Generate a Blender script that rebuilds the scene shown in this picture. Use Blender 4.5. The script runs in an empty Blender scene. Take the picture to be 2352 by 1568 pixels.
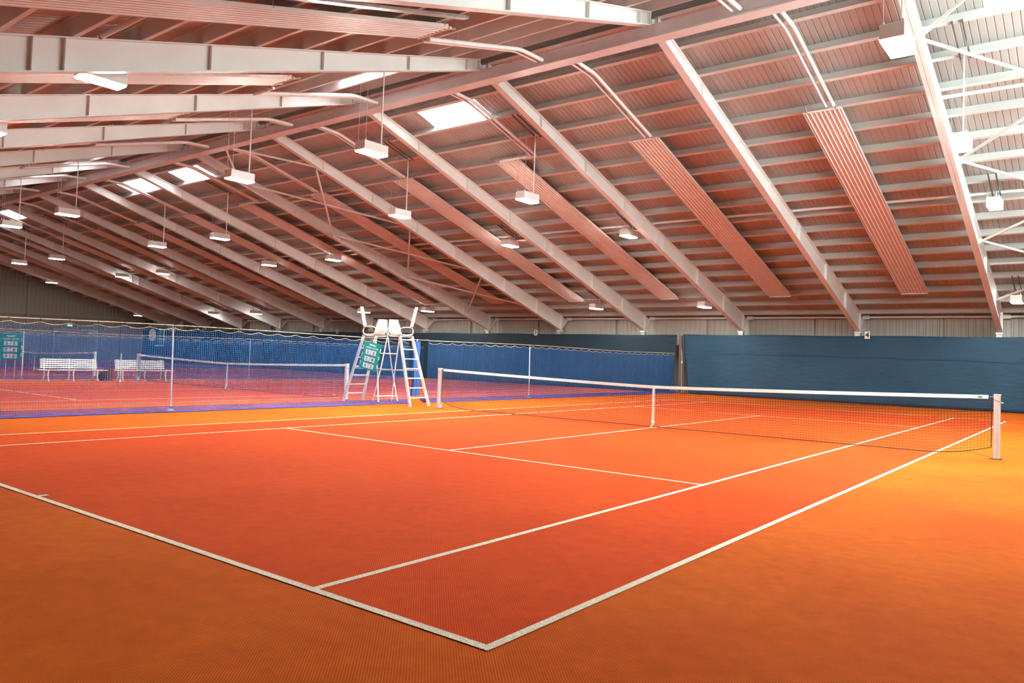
import bpy, bmesh, math, random
from mathutils import Vector, Matrix, Euler
random.seed(7)
PI = math.pi
sc = bpy.context.scene
COL = sc.collection
ORD = ['first', 'second', 'third', 'fourth', 'fifth', 'sixth', 'seventh', 'eighth', 'ninth', 'tenth', 'eleventh', 'twelfth',
       'thirteenth', 'fourteenth', 'fifteenth', 'sixteenth', 'seventeenth', 'eighteenth']

# ------------------------------------------------------------------ dimensions (metres)
X_END, X_NEAR = -60.45, 9.95            # gable walls
Y_WALL = 18.95
SL, Z_TOP, Z_BOT, SL_B = .302, 9.2, 8.9, .3285    # rafter top / bottom lines
PUR_H = .25                                       # purlin depth
Z_DECK = Z_TOP + PUR_H
FRAMES = [4.67 - 5 * k for k in range(13)]
COURTS = [0, -16.67, -33.33, -50.0]
DIV_X = [-8.45, -25.1, -41.8]
LAMP_ROWS = [5.4, -6.0, -11.5, -22.7, -28.1, -39.4, -44.8, -56.1]
SKY_X = [7.1, -8.22, -23.55, -28.3, -43.3, -57.2]
SKY_Y = (1.38, 2.5)

def ztop(y): return Z_TOP - SL * abs(y)
def zbot(y): return Z_BOT - SL_B * abs(y)
def zdeck(y): return Z_DECK - SL * abs(y)

# ------------------------------------------------------------------ mesh helper
class MB:
    def __init__(s): s.v = []; s.f = []
    def quad(s, a, b, c, d):
        n = len(s.v); s.v += [tuple(a), tuple(b), tuple(c), tuple(d)]; s.f.append((n, n+1, n+2, n+3)); return s
    def hexa(s, p):                     # 8 corners: bottom 4 ccw, top 4 ccw
        n = len(s.v); s.v += [tuple(q) for q in p]
        s.f += [(n, n+3, n+2, n+1), (n+4, n+5, n+6, n+7)] + [(n+i, n+(i+1) % 4, n+4+(i+1) % 4, n+4+i) for i in range(4)]
        return s
    def box(s, x0, x1, y0, y1, z0, z1):
        return s.hexa([(x0, y0, z0), (x1, y0, z0), (x1, y1, z0), (x0, y1, z0), (x0, y0, z1), (x1, y0, z1), (x1, y1, z1), (x0, y1, z1)])
    def bar(s, p, q, w, h, up=(0, 0, 1)):   # rectangular bar, w sideways, h along up
        p, q = Vector(p), Vector(q); d = (q - p).normalized(); u = Vector(up)
        sx = d.cross(u)
        if sx.length < 1e-4: sx = d.cross(Vector((1, 0, 0)))
        sx.normalize(); u = sx.cross(d).normalized()
        a, b = sx * (w / 2), u * (h / 2)
        return s.hexa([p - a - b, p + a - b, q + a - b, q - a - b, p - a + b, p + a + b, q + a + b, q - a + b])
    def tube(s, pts, r, n=8, cap=True, closed=False):
        pts = [Vector(p) for p in pts]; m = len(pts); base = len(s.v)
        t0 = (pts[1] - pts[0]).normalized()
        ref = Vector((0, 0, 1)) if abs(t0.z) < .9 else Vector((1, 0, 0))
        rr = r if isinstance(r, (list, tuple)) else [r] * m
        for i, p in enumerate(pts):
            if closed: t = (pts[(i+1) % m] - pts[i-1]).normalized()
            elif i == 0: t = pts[1] - pts[0]
            elif i == m - 1: t = pts[-1] - pts[-2]
            else: t = (pts[i+1] - p).normalized() + (p - pts[i-1]).normalized()
            t.normalize()
            a = ref - t * ref.dot(t)
            if a.length < 1e-5: a = t.orthogonal()
            a.normalize(); ref = a; b = t.cross(a)
            for k in range(n):
                g = 2 * PI * (k + .5) / n
                s.v.append(tuple(p + a * (rr[i] * math.cos(g)) + b * (rr[i] * math.sin(g))))
        for i in range(m if closed else m - 1):
            j = (i + 1) % m
            for k in range(n):
                s.f.append((base + i*n + k, base + i*n + (k+1) % n, base + j*n + (k+1) % n, base + j*n + k))
        if cap and not closed:
            s.f.append(tuple(base + k for k in range(n))[::-1]); s.f.append(tuple(base + (m-1)*n + k for k in range(n)))
        return s
    def grid(s, nx, ny, fn):
        n = len(s.v)
        for j in range(ny + 1):
            for i in range(nx + 1): s.v.append(tuple(fn(i / nx, j / ny)))
        for j in range(ny):
            for i in range(nx):
                a = n + j*(nx+1) + i; s.f.append((a, a+1, a+nx+2, a+nx+1))
        return s
    def prism(s, poly, d):              # polygon (3D points) extruded by vector d
        n = len(s.v); m = len(poly); d = Vector(d)
        s.v += [tuple(p) for p in poly] + [tuple(Vector(p) + d) for p in poly]
        s.f += [tuple(range(n, n+m))[::-1], tuple(range(n+m, n+2*m))] + [(n+i, n+(i+1) % m, n+m+(i+1) % m, n+m+i) for i in range(m)]
        return s
    def mesh(s, name, mat, smooth=False):
        me = bpy.data.meshes.new(name); me.from_pydata(s.v, [], s.f); me.update()
        if mat: me.materials.append(mat)
        if smooth:
            for p in me.polygons: p.use_smooth = True
        return me
    def build(s, name, mat, parent=None, smooth=False, bevel=0):
        o = bpy.data.objects.new(name, s.mesh(name, mat, smooth)); COL.objects.link(o)
        if parent: o.parent = parent
        if bevel:
            b = o.modifiers.new('bevel', 'BEVEL'); b.width = bevel; b.segments = 2; b.limit_method = 'ANGLE'
        if smooth:
            try:
                m = o.modifiers.new('ws', 'WEIGHTED_NORMAL'); o.modifiers.remove(m)
            except Exception: pass
        return o

def smooth_angle(o, deg=40):
    me = o.data
    for p in me.polygons: p.use_smooth = True
    try: me.set_sharp_from_angle(angle=math.radians(deg))
    except Exception: pass
    return o

def tag(o, label, cat, group=None, kind=None):
    o['label'] = label; o['category'] = cat
    if group: o['group'] = group
    if kind: o['kind'] = kind
    return o
def thing(name, label, cat, loc=(0, 0, 0), rz=0, group=None):
    o = bpy.data.objects.new(name, None); COL.objects.link(o)
    o.empty_display_size = .2; o.location = loc; o.rotation_euler = (0, 0, rz)
    return tag(o, label, cat, group)
def dup(root, loc=None, rz=None, label=None, group=None, scale=None, own=False):
    def cp(o, par):
        c = o.copy()
        if own and o.data: c.data = o.data.copy()
        COL.objects.link(c); c.parent = par
        for ch in list(o.children): cp(ch, c)
        return c
    r = cp(root, None)
    if loc is not None: r.location = loc
    if rz is not None: r.rotation_euler = (0, 0, rz)
    if scale is not None: r.scale = scale
    if label: r['label'] = label
    if group: r['group'] = group
    return r
def struct(o):
    o['kind'] = 'structure'; return o

# ------------------------------------------------------------------ materials
def new_mat(name):
    m = bpy.data.materials.new(name); m.use_nodes = True
    nt = m.node_tree; b = nt.nodes['Principled BSDF']
    return m, nt, b
def N(nt, t, **kw):
    n = nt.nodes.new(t)
    for k, v in kw.items():
        if k.startswith('_'): setattr(n, k[1:], v)
        else: n.inputs[k.replace('__', ' ')].default_value = v
    return n
def simple(name, col, rough=.5, metal=0, spec=.5, noise=.06, scale=3.0, bump=0, bscale=60):
    m, nt, b = new_mat(name)
    b.inputs['Roughness'].default_value = rough; b.inputs['Metallic'].default_value = metal
    b.inputs['Specular IOR Level'].default_value = spec
    tc = N(nt, 'ShaderNodeTexCoord')
    nz = N(nt, 'ShaderNodeTexNoise', Scale=scale, Detail=1.0)
    nt.links.new(tc.outputs['Object'], nz.inputs['Vector'])
    rp = N(nt, 'ShaderNodeValToRGB')
    lo = [c * (1 - noise) for c in col]; hi = [min(1, c * (1 + noise)) for c in col]
    rp.color_ramp.elements[0].position = .3; rp.color_ramp.elements[1].position = .7
    rp.color_ramp.elements[0].color = (*lo, 1); rp.color_ramp.elements[1].color = (*hi, 1)
    nt.links.new(nz.outputs['Fac'], rp.inputs['Fac']); nt.links.new(rp.outputs['Color'], b.inputs['Base Color'])
    if bump:
        n2 = N(nt, 'ShaderNodeTexNoise', Scale=bscale, Detail=3.0); nt.links.new(tc.outputs['Object'], n2.inputs['Vector'])
        bp = N(nt, 'ShaderNodeBump', Strength=bump, Distance=.02)
        nt.links.new(n2.outputs['Fac'], bp.inputs['Height']); nt.links.new(bp.outputs['Normal'], b.inputs['Normal'])
    return m

def carpet(name, col, worn, dirt, period=.0135):
    """woven carpet: diagonal twill rows broken into loops, colour mottling and scuffs"""
    m, nt, b = new_mat(name); L = nt.links.new
    b.inputs['Roughness'].default_value = .92; b.inputs['Specular IOR Level'].default_value = .06
    b.inputs['Sheen Weight'].default_value = .02; b.inputs['Sheen Roughness'].default_value = .5
    b.inputs['Sheen Tint'].default_value = (1, .75, .5, 1)
    tc = N(nt, 'ShaderNodeTexCoord')
    mp = N(nt, 'ShaderNodeMapping'); mp.inputs['Rotation'].default_value = (0, 0, -PI / 4)
    L(tc.outputs['Object'], mp.inputs['Vector'])
    jit = N(nt, 'ShaderNodeTexNoise', Scale=90.0, Detail=2.0); L(tc.outputs['Object'], jit.inputs['Vector'])
    sx = N(nt, 'ShaderNodeSeparateXYZ'); L(mp.outputs['Vector'], sx.inputs['Vector'])
    def wave(src, per, ph=0.0):
        a = N(nt, 'ShaderNodeMath', _operation='MULTIPLY'); L(src, a.inputs[0]); a.inputs[1].default_value = 2 * PI / per
        j = N(nt, 'ShaderNodeMath', _operation='MULTIPLY_ADD'); L(jit.outputs['Fac'], j.inputs[0]); j.inputs[1].default_value = 2.6; L(a.outputs[0], j.inputs[2])
        s = N(nt, 'ShaderNodeMath', _operation='SINE'); L(j.outputs[0], s.inputs[0]); return s.outputs[0]
    w1 = wave(sx.outputs['X'], period); w2 = wave(sx.outputs['Y'], period * 1.25)
    mix = N(nt, 'ShaderNodeMath', _operation='MULTIPLY_ADD'); L(w2, mix.inputs[0]); mix.inputs[1].default_value = .45; L(w1, mix.inputs[2])
    h = N(nt, 'ShaderNodeMapRange'); L(mix.outputs[0], h.inputs['Value']); h.inputs['From Min'].default_value = -1.45; h.inputs['From Max'].default_value = 1.45
    # fade the loop pattern with distance-independent wear noise
    big = N(nt, 'ShaderNodeTexNoise', Scale=.55, Detail=5.0, Roughness=.62); L(tc.outputs['Object'], big.inputs['Vector'])
    mid = N(nt, 'ShaderNodeTexNoise', Scale=7.0, Detail=4.0, Roughness=.6); L(tc.outputs['Object'], mid.inputs['Vector'])
    st = N(nt, 'ShaderNodeMapping'); st.inputs['Scale'].default_value = (.35, 1.6, 1); L(tc.outputs['Object'], st.inputs['Vector'])
    scf = N(nt, 'ShaderNodeTexNoise', Scale=1.1, Detail=6.0, Roughness=.7); L(st.outputs['Vector'], scf.inputs['Vector'])
    r1 = N(nt, 'ShaderNodeMapRange'); L(big.outputs['Fac'], r1.inputs['Value']); r1.inputs['From Min'].default_value = .38; r1.inputs['From Max'].default_value = .66
    c1 = N(nt, 'ShaderNodeMix', _data_type='RGBA'); L(r1.outputs[0], c1.inputs[0]); c1.inputs[6].default_value = (*col, 1); c1.inputs[7].default_value = (*worn, 1)
    r2 = N(nt, 'ShaderNodeMapRange'); L(scf.outputs['Fac'], r2.inputs['Value']); r2.inputs['From Min'].default_value = .60; r2.inputs['From Max'].default_value = .86; r2.inputs['To Max'].default_value = .75
    c2 = N(nt, 'ShaderNodeMix', _data_type='RGBA'); L(r2.outputs[0], c2.inputs[0]); L(c1.outputs[2], c2.inputs[6]); c2.inputs[7].default_value = (*dirt, 1)
    # loops darker between rows, plus mid mottling
    hm = N(nt, 'ShaderNodeMapRange'); L(h.outputs[0], hm.inputs['Value']); hm.inputs['To Min'].default_value = .62; hm.inputs['To Max'].default_value = 1.16
    mm = N(nt, 'ShaderNodeMapRange'); L(mid.outputs['Fac'], mm.inputs['Value']); mm.inputs['From Min'].default_value = .3; mm.inputs['From Max'].default_value = .7; mm.inputs['To Min'].default_value = .9; mm.inputs['To Max'].default_value = 1.1
    pr = N(nt, 'ShaderNodeMath', _operation='MULTIPLY'); L(hm.outputs[0], pr.inputs[0]); L(mm.outputs[0], pr.inputs[1])
    vm = N(nt, 'ShaderNodeVectorMath', _operation='SCALE'); L(c2.outputs[2], vm.inputs[0]); L(pr.outputs[0], vm.inputs['Scale'])
    L(vm.outputs[0], b.inputs['Base Color'])
    bp = N(nt, 'ShaderNodeBump', Strength=.35, Distance=.004); L(h.outputs[0], bp.inputs['Height']); L(bp.outputs['Normal'], b.inputs['Normal'])
    return m

def fabric(name, col, col2, wr=.5):
    m, nt, b = new_mat(name); L = nt.links.new
    b.inputs['Roughness'].default_value = .62; b.inputs['Specular IOR Level'].default_value = .3
    tc = N(nt, 'ShaderNodeTexCoord')
    nz = N(nt, 'ShaderNodeTexNoise', Scale=.7, Detail=4.0); L(tc.outputs['Object'], nz.inputs['Vector'])
    rp = N(nt, 'ShaderNodeValToRGB'); rp.color_ramp.elements[0].position = .35; rp.color_ramp.elements[1].position = .65
    rp.color_ramp.elements[0].color = (*col, 1); rp.color_ramp.elements[1].color = (*col2, 1)
    L(nz.outputs['Fac'], rp.inputs['Fac']); L(rp.outputs['Color'], b.inputs['Base Color'])
    mp = N(nt, 'ShaderNodeMapping'); mp.inputs['Scale'].default_value = (1.0, 1.0, 2.6); L(tc.outputs['Object'], mp.inputs['Vector'])
    n2 = N(nt, 'ShaderNodeTexNoise', Scale=3.2, Detail=5.0, Roughness=.55); L(mp.outputs['Vector'], n2.inputs['Vector'])
    bp = N(nt, 'ShaderNodeBump', Strength=wr, Distance=.06); L(n2.outputs['Fac'], bp.inputs['Height']); L(bp.outputs['Normal'], b.inputs['Normal'])
    return m

def emit(name, col, st):
    m = bpy.data.materials.new(name); m.use_nodes = True; nt = m.node_tree; nt.nodes.clear()
    e = N(nt, 'ShaderNodeEmission', Strength=st); e.inputs['Color'].default_value = (*col, 1)
    o = N(nt, 'ShaderNodeOutputMaterial'); nt.links.new(e.outputs[0], o.inputs[0]); return m

M = {}
M['steel'] = simple('white_painted_steel', (.80, .80, .79), .42, noise=.04, scale=1.2)
M['purlin'] = simple('pale_painted_purlin', (.60, .585, .57), .5, noise=.05, scale=1.0)
M['deck'] = simple('pale_steel_decking', (.40, .375, .36), .48, noise=.08, scale=.8)
M['ridge'] = simple('ridge_paint', (.66, .62, .63), .5, noise=.04)
M['panel'] = simple('panel_enamel', (.72, .66, .65), .38, noise=.04)
M['tube'] = simple('panel_tube_enamel', (.80, .75, .74), .3, noise=.03)
M['insul'] = simple('pipe_jacket', (.80, .80, .81), .3, noise=.05, scale=6)
M['galv'] = simple('galvanised_steel', (.52, .53, .54), .38, metal=.7, noise=.15, scale=8)
M['darkrail'] = simple('dark_channel', (.10, .09, .09), .5, noise=.1)
M['wire'] = simple('wire', (.55, .52, .5), .4, metal=.5)
M['lampbox'] = simple('lamp_housing_enamel', (.78, .78, .76), .35, noise=.03)
M['clad'] = simple('wall_cladding', (.46, .44, .40), .55, noise=.05, scale=.6)
M['gable'] = simple('gable_cladding', (.25, .225, .19), .6, noise=.06, scale=.5)
M['alu'] = simple('anodised_aluminium', (.74, .72, .71), .33, metal=.45, noise=.05, scale=10)
M['post'] = simple('pale_post_paint', (.74, .69, .67), .4, noise=.04)
M['white'] = simple('white_plastic', (.86, .86, .85), .35, noise=.02)
M['tape'] = simple('white_canvas', (.84, .83, .80), .7, noise=.05, scale=14)
M['black'] = simple('black_cord', (.018, .012, .012), .7, noise=.2)
M['dark'] = simple('dark_rubber', (.03, .025, .025), .6, noise=.2)
M['netblue'] = simple('blue_net_cord', (.008, .16, .54), .6, noise=.1)
M['hemblue'] = simple('blue_hem', (.06, .085, .44), .7, noise=.15, scale=5)
M['tarpblue'] = simple('bright_blue_fabric', (.02, .12, .45), .6, noise=.1)
M['rope'] = simple('pale_rope', (.68, .60, .52), .7, noise=.08)
M['green'] = simple('green_board', (.0, .27, .17), .45, noise=.05)
M['brown'] = simple('brown_wood', (.22, .10, .07), .6, noise=.2, scale=12)
M['ink'] = simple('black_ink', (.02, .02, .02), .6)
M['redink'] = simple('pale_pink_card', (.80, .45, .45), .6)
M['curt'] = fabric('blue_curtain_fabric', (.014, .056, .108), (.019, .070, .130), .5)
M['curt2'] = fabric('slate_curtain_fabric', (.012, .032, .056), (.015, .039, .066), .25)
M['line'] = simple('white_court_line', (.80, .76, .64), .9, noise=.16, scale=55, bump=.6, bscale=110)
M['court'] = carpet('court_carpet_red', (.60, .070, .009), (.55, .056, .007), (.40, .042, .009))
M['outer'] = carpet('court_carpet_orange', (.60, .120, .008), (.53, .090, .006), (.32, .055, .009))
LAMP = {'bright': emit('lamp_glass_bright', (1.0, .97, .86), 1100.0), 'mid': emit('lamp_glass_mid', (1.0, .97, .86), 380.0), 'plain': emit('lamp_glass_plain', (1.0, .97, .86), 170.0), 'dim': emit('lamp_glass_dim', (1.0, .98, .90), 80.0)}
M['exit'] = emit('exit_lamp', (.25, 1.0, .25), 2.5)
M['pane'] = emit('daylit_polycarbonate', (.95, .98, 1.0), 7.0)
M['gablepane'] = emit('daylit_gable_sheet', (.82, 1.0, .95), 17.0)

def text_mesh(s, size, mat, name, parent, loc, rot, bold=.0, depth=.001):
    cu = bpy.data.curves.new('t', 'FONT'); cu.body = s; cu.size = size; cu.align_x = 'CENTER'; cu.align_y = 'CENTER'
    cu.extrude = depth; cu.offset = bold; cu.resolution_u = 3
    t = bpy.data.objects.new('t', cu); COL.objects.link(t)
    dg = bpy.context.evaluated_depsgraph_get(); dg.update()
    me = bpy.data.meshes.new_from_object(t.evaluated_get(dg)); me.name = name
    bpy.data.objects.remove(t); bpy.data.curves.remove(cu)
    me.materials.clear(); me.materials.append(mat)
    o = bpy.data.objects.new(name, me); COL.objects.link(o); o.parent = parent; o.location = loc; o.rotation_euler = rot
    return o

# ================================================================== FLOOR
fl = struct(MB().quad((X_END, -Y_WALL, 0), (X_NEAR, -Y_WALL, 0), (X_NEAR, Y_WALL, 0), (X_END, Y_WALL, 0)).build('floor', M['outer']))
fl['label'] = 'orange woven carpet floor of the tennis hall'
HW, HS, HB, SV, LW = 5.485, 4.115, 11.885, 6.40, .056
for c in COURTS:
    MB().quad((c-HW, -HB, .002), (c+HW, -HB, .002), (c+HW, HB, .002), (c-HW, HB, .002)).build('court_surface', M['court'], fl)['label'] = 'red orange carpet inside the court lines'
    def ln(n, x0, x1, y0, y1, z=.004):
        MB().quad((c+x0, y0, z), (c+x1, y0, z), (c+x1, y1, z), (c+x0, y1, z)).build(n, M['line'], fl)
    for s in (-1, 1):
        ln('doubles_sideline', *sorted((s*HW, s*(HW-LW))), -HB, HB)
        ln('singles_sideline', *sorted((s*HS, s*(HS-LW))), -HB, HB, .0045)
        ln('baseline', -HW, HW, *sorted((s*HB, s*(HB-LW))), .005)
        ln('service_line', -HS, HS, *sorted((s*SV, s*(SV-.05))), .005)
        ln('center_mark', -.03, .03, *sorted((s*HB, s*(HB-.13))), .0055)
    ln('center_service_line', -.025, .025, -SV, SV, .0055)

# ================================================================== WALLS
def rib_sheet(mb, p0, ux, L, z0, zfn, n, per=.25, d=.03):
    """vertical ribbed sheet along ux from p0; zfn gives the top; n = direction of the ribs' depth"""
    ux = Vector(ux); n = Vector(n); prof = [(0, 0), (.56, 0), (.66, d), (.9, d)]
    xs = []
    k = 0
    while k * per < L:
        for a, o in prof:
            x = (k + a) * per
            if x < L: xs.append((x, o))
        k += 1
    xs.append((L, 0))
    base = len(mb.v)
    for x, o in xs:
        p = Vector(p0) + ux * x + n * o
        mb.v.append((p.x, p.y, z0)); mb.v.append((p.x, p.y, zfn(p)))
    for i in range(len(xs) - 1):
        a = base + 2*i; mb.f.append((a, a+2, a+3, a+1))
L_HALL = X_NEAR - X_END
mb = MB(); rib_sheet(mb, (X_END, Y_WALL, 0), (1, 0, 0), L_HALL, 0, lambda p: zdeck(Y_WALL)+.02, (0, -1, 0))
wn = struct(mb.build('wall_north', M['clad'])); wn['label'] = 'grey ribbed cladding wall above the blue curtains'
mb = MB(); rib_sheet(mb, (X_END, -Y_WALL, 0), (1, 0, 0), L_HALL, 0, lambda p: zdeck(Y_WALL)+.02, (0, 1, 0))
struct(mb.build('wall_south', M['clad']))
mb = MB(); rib_sheet(mb, (X_END, -Y_WALL, 0), (0, 1, 0), 2*Y_WALL, 0, lambda p: zdeck(p.y)+.02, (1, 0, 0), per=.3, d=.02)
ww = struct(mb.build('wall_west', M['gable'])); ww['label'] = 'beige grey cladding end wall'
mb = MB(); rib_sheet(mb, (X_NEAR, -Y_WALL, 0), (0, 1, 0), 2*Y_WALL, 0, lambda p: min(5.2, zdeck(p.y)+.02), (-1, 0, 0), per=.3, d=.02)
we = struct(mb.build('wall_east', M['gable']))
# the end wall above is glazed with translucent sheets: this is where the cool daylight comes from
gw = struct(bpy.data.objects.new('window_13', None)); COL.objects.link(gw)
gp = MB(); gp.v = [(X_NEAR, -4, 5.2), (X_NEAR, 13.6, 5.2), (X_NEAR, 0, zdeck(0)+.02), (X_NEAR, -4, zdeck(4)+.02)]; gp.f = [(0, 1, 2, 3)]
gp.build('window_pane', M['gablepane'], gw)
gp = MB(); rib_sheet(gp, (X_NEAR, -Y_WALL, 0), (0, 1, 0), Y_WALL-4, 5.2, lambda p: max(5.2, zdeck(p.y)+.02), (-1, 0, 0), per=.3, d=.02)
gp.build('upper_cladding', M['gable'], we)
for i in range(6):
    y = -4 + 3*i
    MB().box(X_NEAR-.08, X_NEAR-.01, y-.03, y+.03, 5.2, max(5.22, zdeck(y))).build('mullion', M['steel'], gw)
MB().box(X_NEAR-.1, X_NEAR-.01, -4, 13.6, 5.12, 5.24).build('window_sill', M['steel'], gw)
for y in (-14.5, -9.8, -5.2, 0, 3.9, 9.0, 16.2):
    MB().box(X_END+.02, X_END+.2, y-.1, y+.1, 0, zdeck(y)-.02).build('column', M['gable'], ww)
MB().box(X_END+.02, X_END+.14, -18.5, 18.5, 3.55, 3.75).build('girt', M['gable'], ww)
MB().box(X_END+.02, X_END+.14, -16, 16, 5.9, 6.05).build('girt', M['gable'], ww)
for y0, y1 in ((-18.4, -15.0), (11.0, 14.2)):      # doors in the end wall
    d = struct(MB().box(X_END+.03, X_END+.1, y0, y1, 0, 2.45).build('door_1' if y0 < 0 else 'door_2', M['gable']))
    MB().box(X_END+.03, X_END+.14, y0-.08, y0, 0, 2.53).box(X_END+.03, X_END+.14, y1, y1+.08, 0, 2.53).box(X_END+.03, X_END+.14, y0, y1, 2.45, 2.53).build('door_frame', M['galv'], d)

# ================================================================== CEILING (trapezoidal deck, both slopes, with skylight openings)
mb = MB()
per = .15; prof = [(0, 0), (.80, 0), (.84, .012), (.96, .012)]
xs = []
k = 0
while X_END + k * per < X_NEAR:
    for a, o in prof:
        x = X_END + (k + a) * per
        if x < X_NEAR: xs.append((x, o))
    k += 1
xs.append((X_NEAR, 0))
SKY_W = 2.4
def in_sky(x): return any(abs(x - s) < SKY_W/2 for s in SKY_X)
for s in (1, -1):
    brk = [0, SKY_Y[0], SKY_Y[1]] + [SKY_Y[1] + (19.2-SKY_Y[1])*i/12 for i in range(1, 13)]
    for bi in range(len(brk)-1):
        y0, y1 = brk[bi]*s, brk[bi+1]*s
        for i in range(len(xs)-1):
            (xa, oa), (xb, ob) = xs[i], xs[i+1]
            if bi == 1 and in_sky((xa+xb)/2): continue
            mb.quad((xa, y0, zdeck(y0)+oa), (xb, y0, zdeck(y0)+ob), (xb, y1, zdeck(y1)+ob), (xa, y1, zdeck(y1)+oa))
cl = struct(mb.build('ceiling', M['deck'])); cl['label'] = 'pale ribbed steel roof decking over both slopes'
# roof skin above the ribs so no sky leaks at the eaves
kk = 0
for s in (1, -1):
    for x in SKY_X:
        kk += 1
        y0, y1 = SKY_Y
        w = thing(f'window_{kk}', 'bright white roof skylight', 'skylight'); del w['category']; del w['label']; struct(w)
        x0, x1 = x-SKY_W/2-.12, x+SKY_W/2+.12
        P = lambda px, py, dz: (px, s*py, zdeck(py)+dz)
        MB().quad(P(x0, y0-.05, .055), P(x1, y0-.05, .055), P(x1, y1+.05, .055), P(x0, y1+.05, .055)).build('window_pane', M['pane'], w)
        fr = MB()
        for a, b in (((x0, y0), (x1, y0)), ((x0, y1), (x1, y1))): fr.bar(P(*a, .02), P(*b, .02), .05, .05)
        for xx in (x-SKY_W/2, x+SKY_W/2): fr.bar(P(xx, y0, .02), P(xx, y1, .02), .05, .05)
        fr.build('window_frame', M['purlin'], w)

# ================================================================== STEEL RAFTERS
def make_rafter(s):
    t = thing('steel_rafter', 'x', 'rafter')
    Y0, Y1 = .18, 18.14
    w, tf = .19, .022
    P = lambda x, y, z: (x, s*y, z)
    YS = [Y0 + (Y1-Y0)*i/10 for i in range(11)]
    wb = MB()
    for a, b in zip(YS, YS[1:]):
        wb.hexa([P(-.007, a, zbot(a)), P(.007, a, zbot(a)), P(.007, b, zbot(b)), P(-.007, b, zbot(b)), P(-.007, a, ztop(a)), P(.007, a, ztop(a)), P(.007, b, ztop(b)), P(-.007, b, ztop(b))])
    wb.build('web', M['steel'], t)
    for nm, f in (('top_flange', ztop), ('bottom_flange', zbot)):
        a = -tf if nm == 'top_flange' else 0
        fb = MB()
        for c, d in zip(YS, YS[1:]):
            fb.hexa([P(-w/2, c, f(c)+a), P(w/2, c, f(c)+a), P(w/2, d, f(d)+a), P(-w/2, d, f(d)+a),
                     P(-w/2, c, f(c)+a+tf), P(w/2, c, f(c)+a+tf), P(w/2, d, f(d)+a+tf), P(-w/2, d, f(d)+a+tf)])
        fb.build(nm, M['steel'], t)
    for y in (.62, 2.6, 5.0, 7.45, 9.85, 10.3, 13.3, 15.95):
        MB().box(-w/2+.006, w/2-.006, *sorted((s*y-.008, s*y+.008)), zbot(y)+tf, ztop(y)-tf).build('stiffener', M['steel'], t)
    # eaves end: end plate, bearing plate, short bracket towards the wall, column below
    MB().box(-w/2, w/2, *sorted((s*Y1, s*(Y1+.02))), zbot(Y1), ztop(Y1)).build('end_plate', M['steel'], t)
    MB().box(-.12, .12, *sorted((s*17.96, s*18.24)), zbot(Y1)-.055, zbot(Y1)).build('bearing_plate', M['white'], t)
    br = MB(); br.prism([P(-.012, Y1+.02, zbot(Y1)+.02), P(-.012, 18.72, ztop(18.7)-.02), P(-.012, Y1+.02, ztop(Y1)-.02)], (.024, 0, 0))
    br.bar(P(0, Y1+.03, zbot(Y1)+.03), P(0, 18.74, ztop(18.7)-.06), .09, .03)
    br.build('eaves_bracket', M['steel'], t)
    MB().box(-.1, .1, *sorted((s*18.02, s*18.22)), 0, zbot(Y1)-.055).build('column', M['galv'], t)
    # ridge end plate and gusset
    g = MB().box(-w/2, w/2, *sorted((s*Y0, s*(Y0-.02))), zbot(Y0), ztop(Y0))
    g.prism([P(-.012, .012, 9.06), P(-.012, .16, 9.12), P(-.012, .16, 8.89), P(-.012, .012, 8.89)], (.024, 0, 0))
    g.build('ridge_plate', M['steel'], t)
    return t
for s, side in ((1, 'curtain-side roof slope'), (-1, 'camera-side roof slope')):
    proto = None
    vis = 0
    for k, x in enumerate(FRAMES):
        if s == -1 and k == 0: lab = 'white tapered steel rafter of the camera-side roof slope, overhead beside the camera'
        else:
            lab = f'white tapered steel rafter, {side}, {ORD[vis]} from the camera end'; vis += 1
        if proto is None: o = proto = make_rafter(s)
        else: o = dup(proto, own=True)
        o.location = (x, 0, 0); o['label'] = lab; o['group'] = 'steel rafters of the ' + side

# ridge beam
rb = thing('ridge_beam', 'long pale pink grey beam running beneath the roof ridge', 'ridge beam')
MB().box(X_END+.05, X_NEAR-.05, -.10, .10, 8.60, 8.86).build('web', M['ridge'], rb)
MB().box(X_END+.05, X_NEAR-.05, -.17, .17, 8.56, 8.60).build('bottom_flange', M['ridge'], rb)
MB().box(X_END+.05, X_NEAR-.05, -.13, .13, 8.86, 8.88).build('top_flange', M['ridge'], rb)

# purlins (one continuous Z-section per line)
for s, side in ((1, 'curtain-side'), (-1, 'camera-side')):
    for i in range(18):
        y = .24 + 1.06*i
        if y > 18.5: break
        c = MB(); z0, z1 = ztop(y), zdeck(y)
        n_up = Vector((0, s*SL, 1)).normalized(); dn = Vector((0, s, -SL)).normalized()
        b0 = Vector((0, s*y, z0)); b1 = b0 + n_up*(PUR_H-.012)
        A, B = Vector((X_END+.06, 0, 0)), Vector((X_NEAR-.06, 0, 0))
        for p, q in ((b0, b1), (b0, b0 - dn*.10), (b1, b1 + dn*.06)):
            th = dn*.006 if (p is b0 and q is b1) else n_up*.006
            c.hexa([A+p-th, B+p-th, B+p+th, A+p+th, A+q-th, B+q-th, B+q+th, A+q+th])
        o = c.build('roof_purlin', M['purlin'])
        tag(o, f'pale steel purlin under the {side} roof slope, {ORD[i]} down from the ridge', 'purlin', f'roof purlins of the {side} slope')

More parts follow.
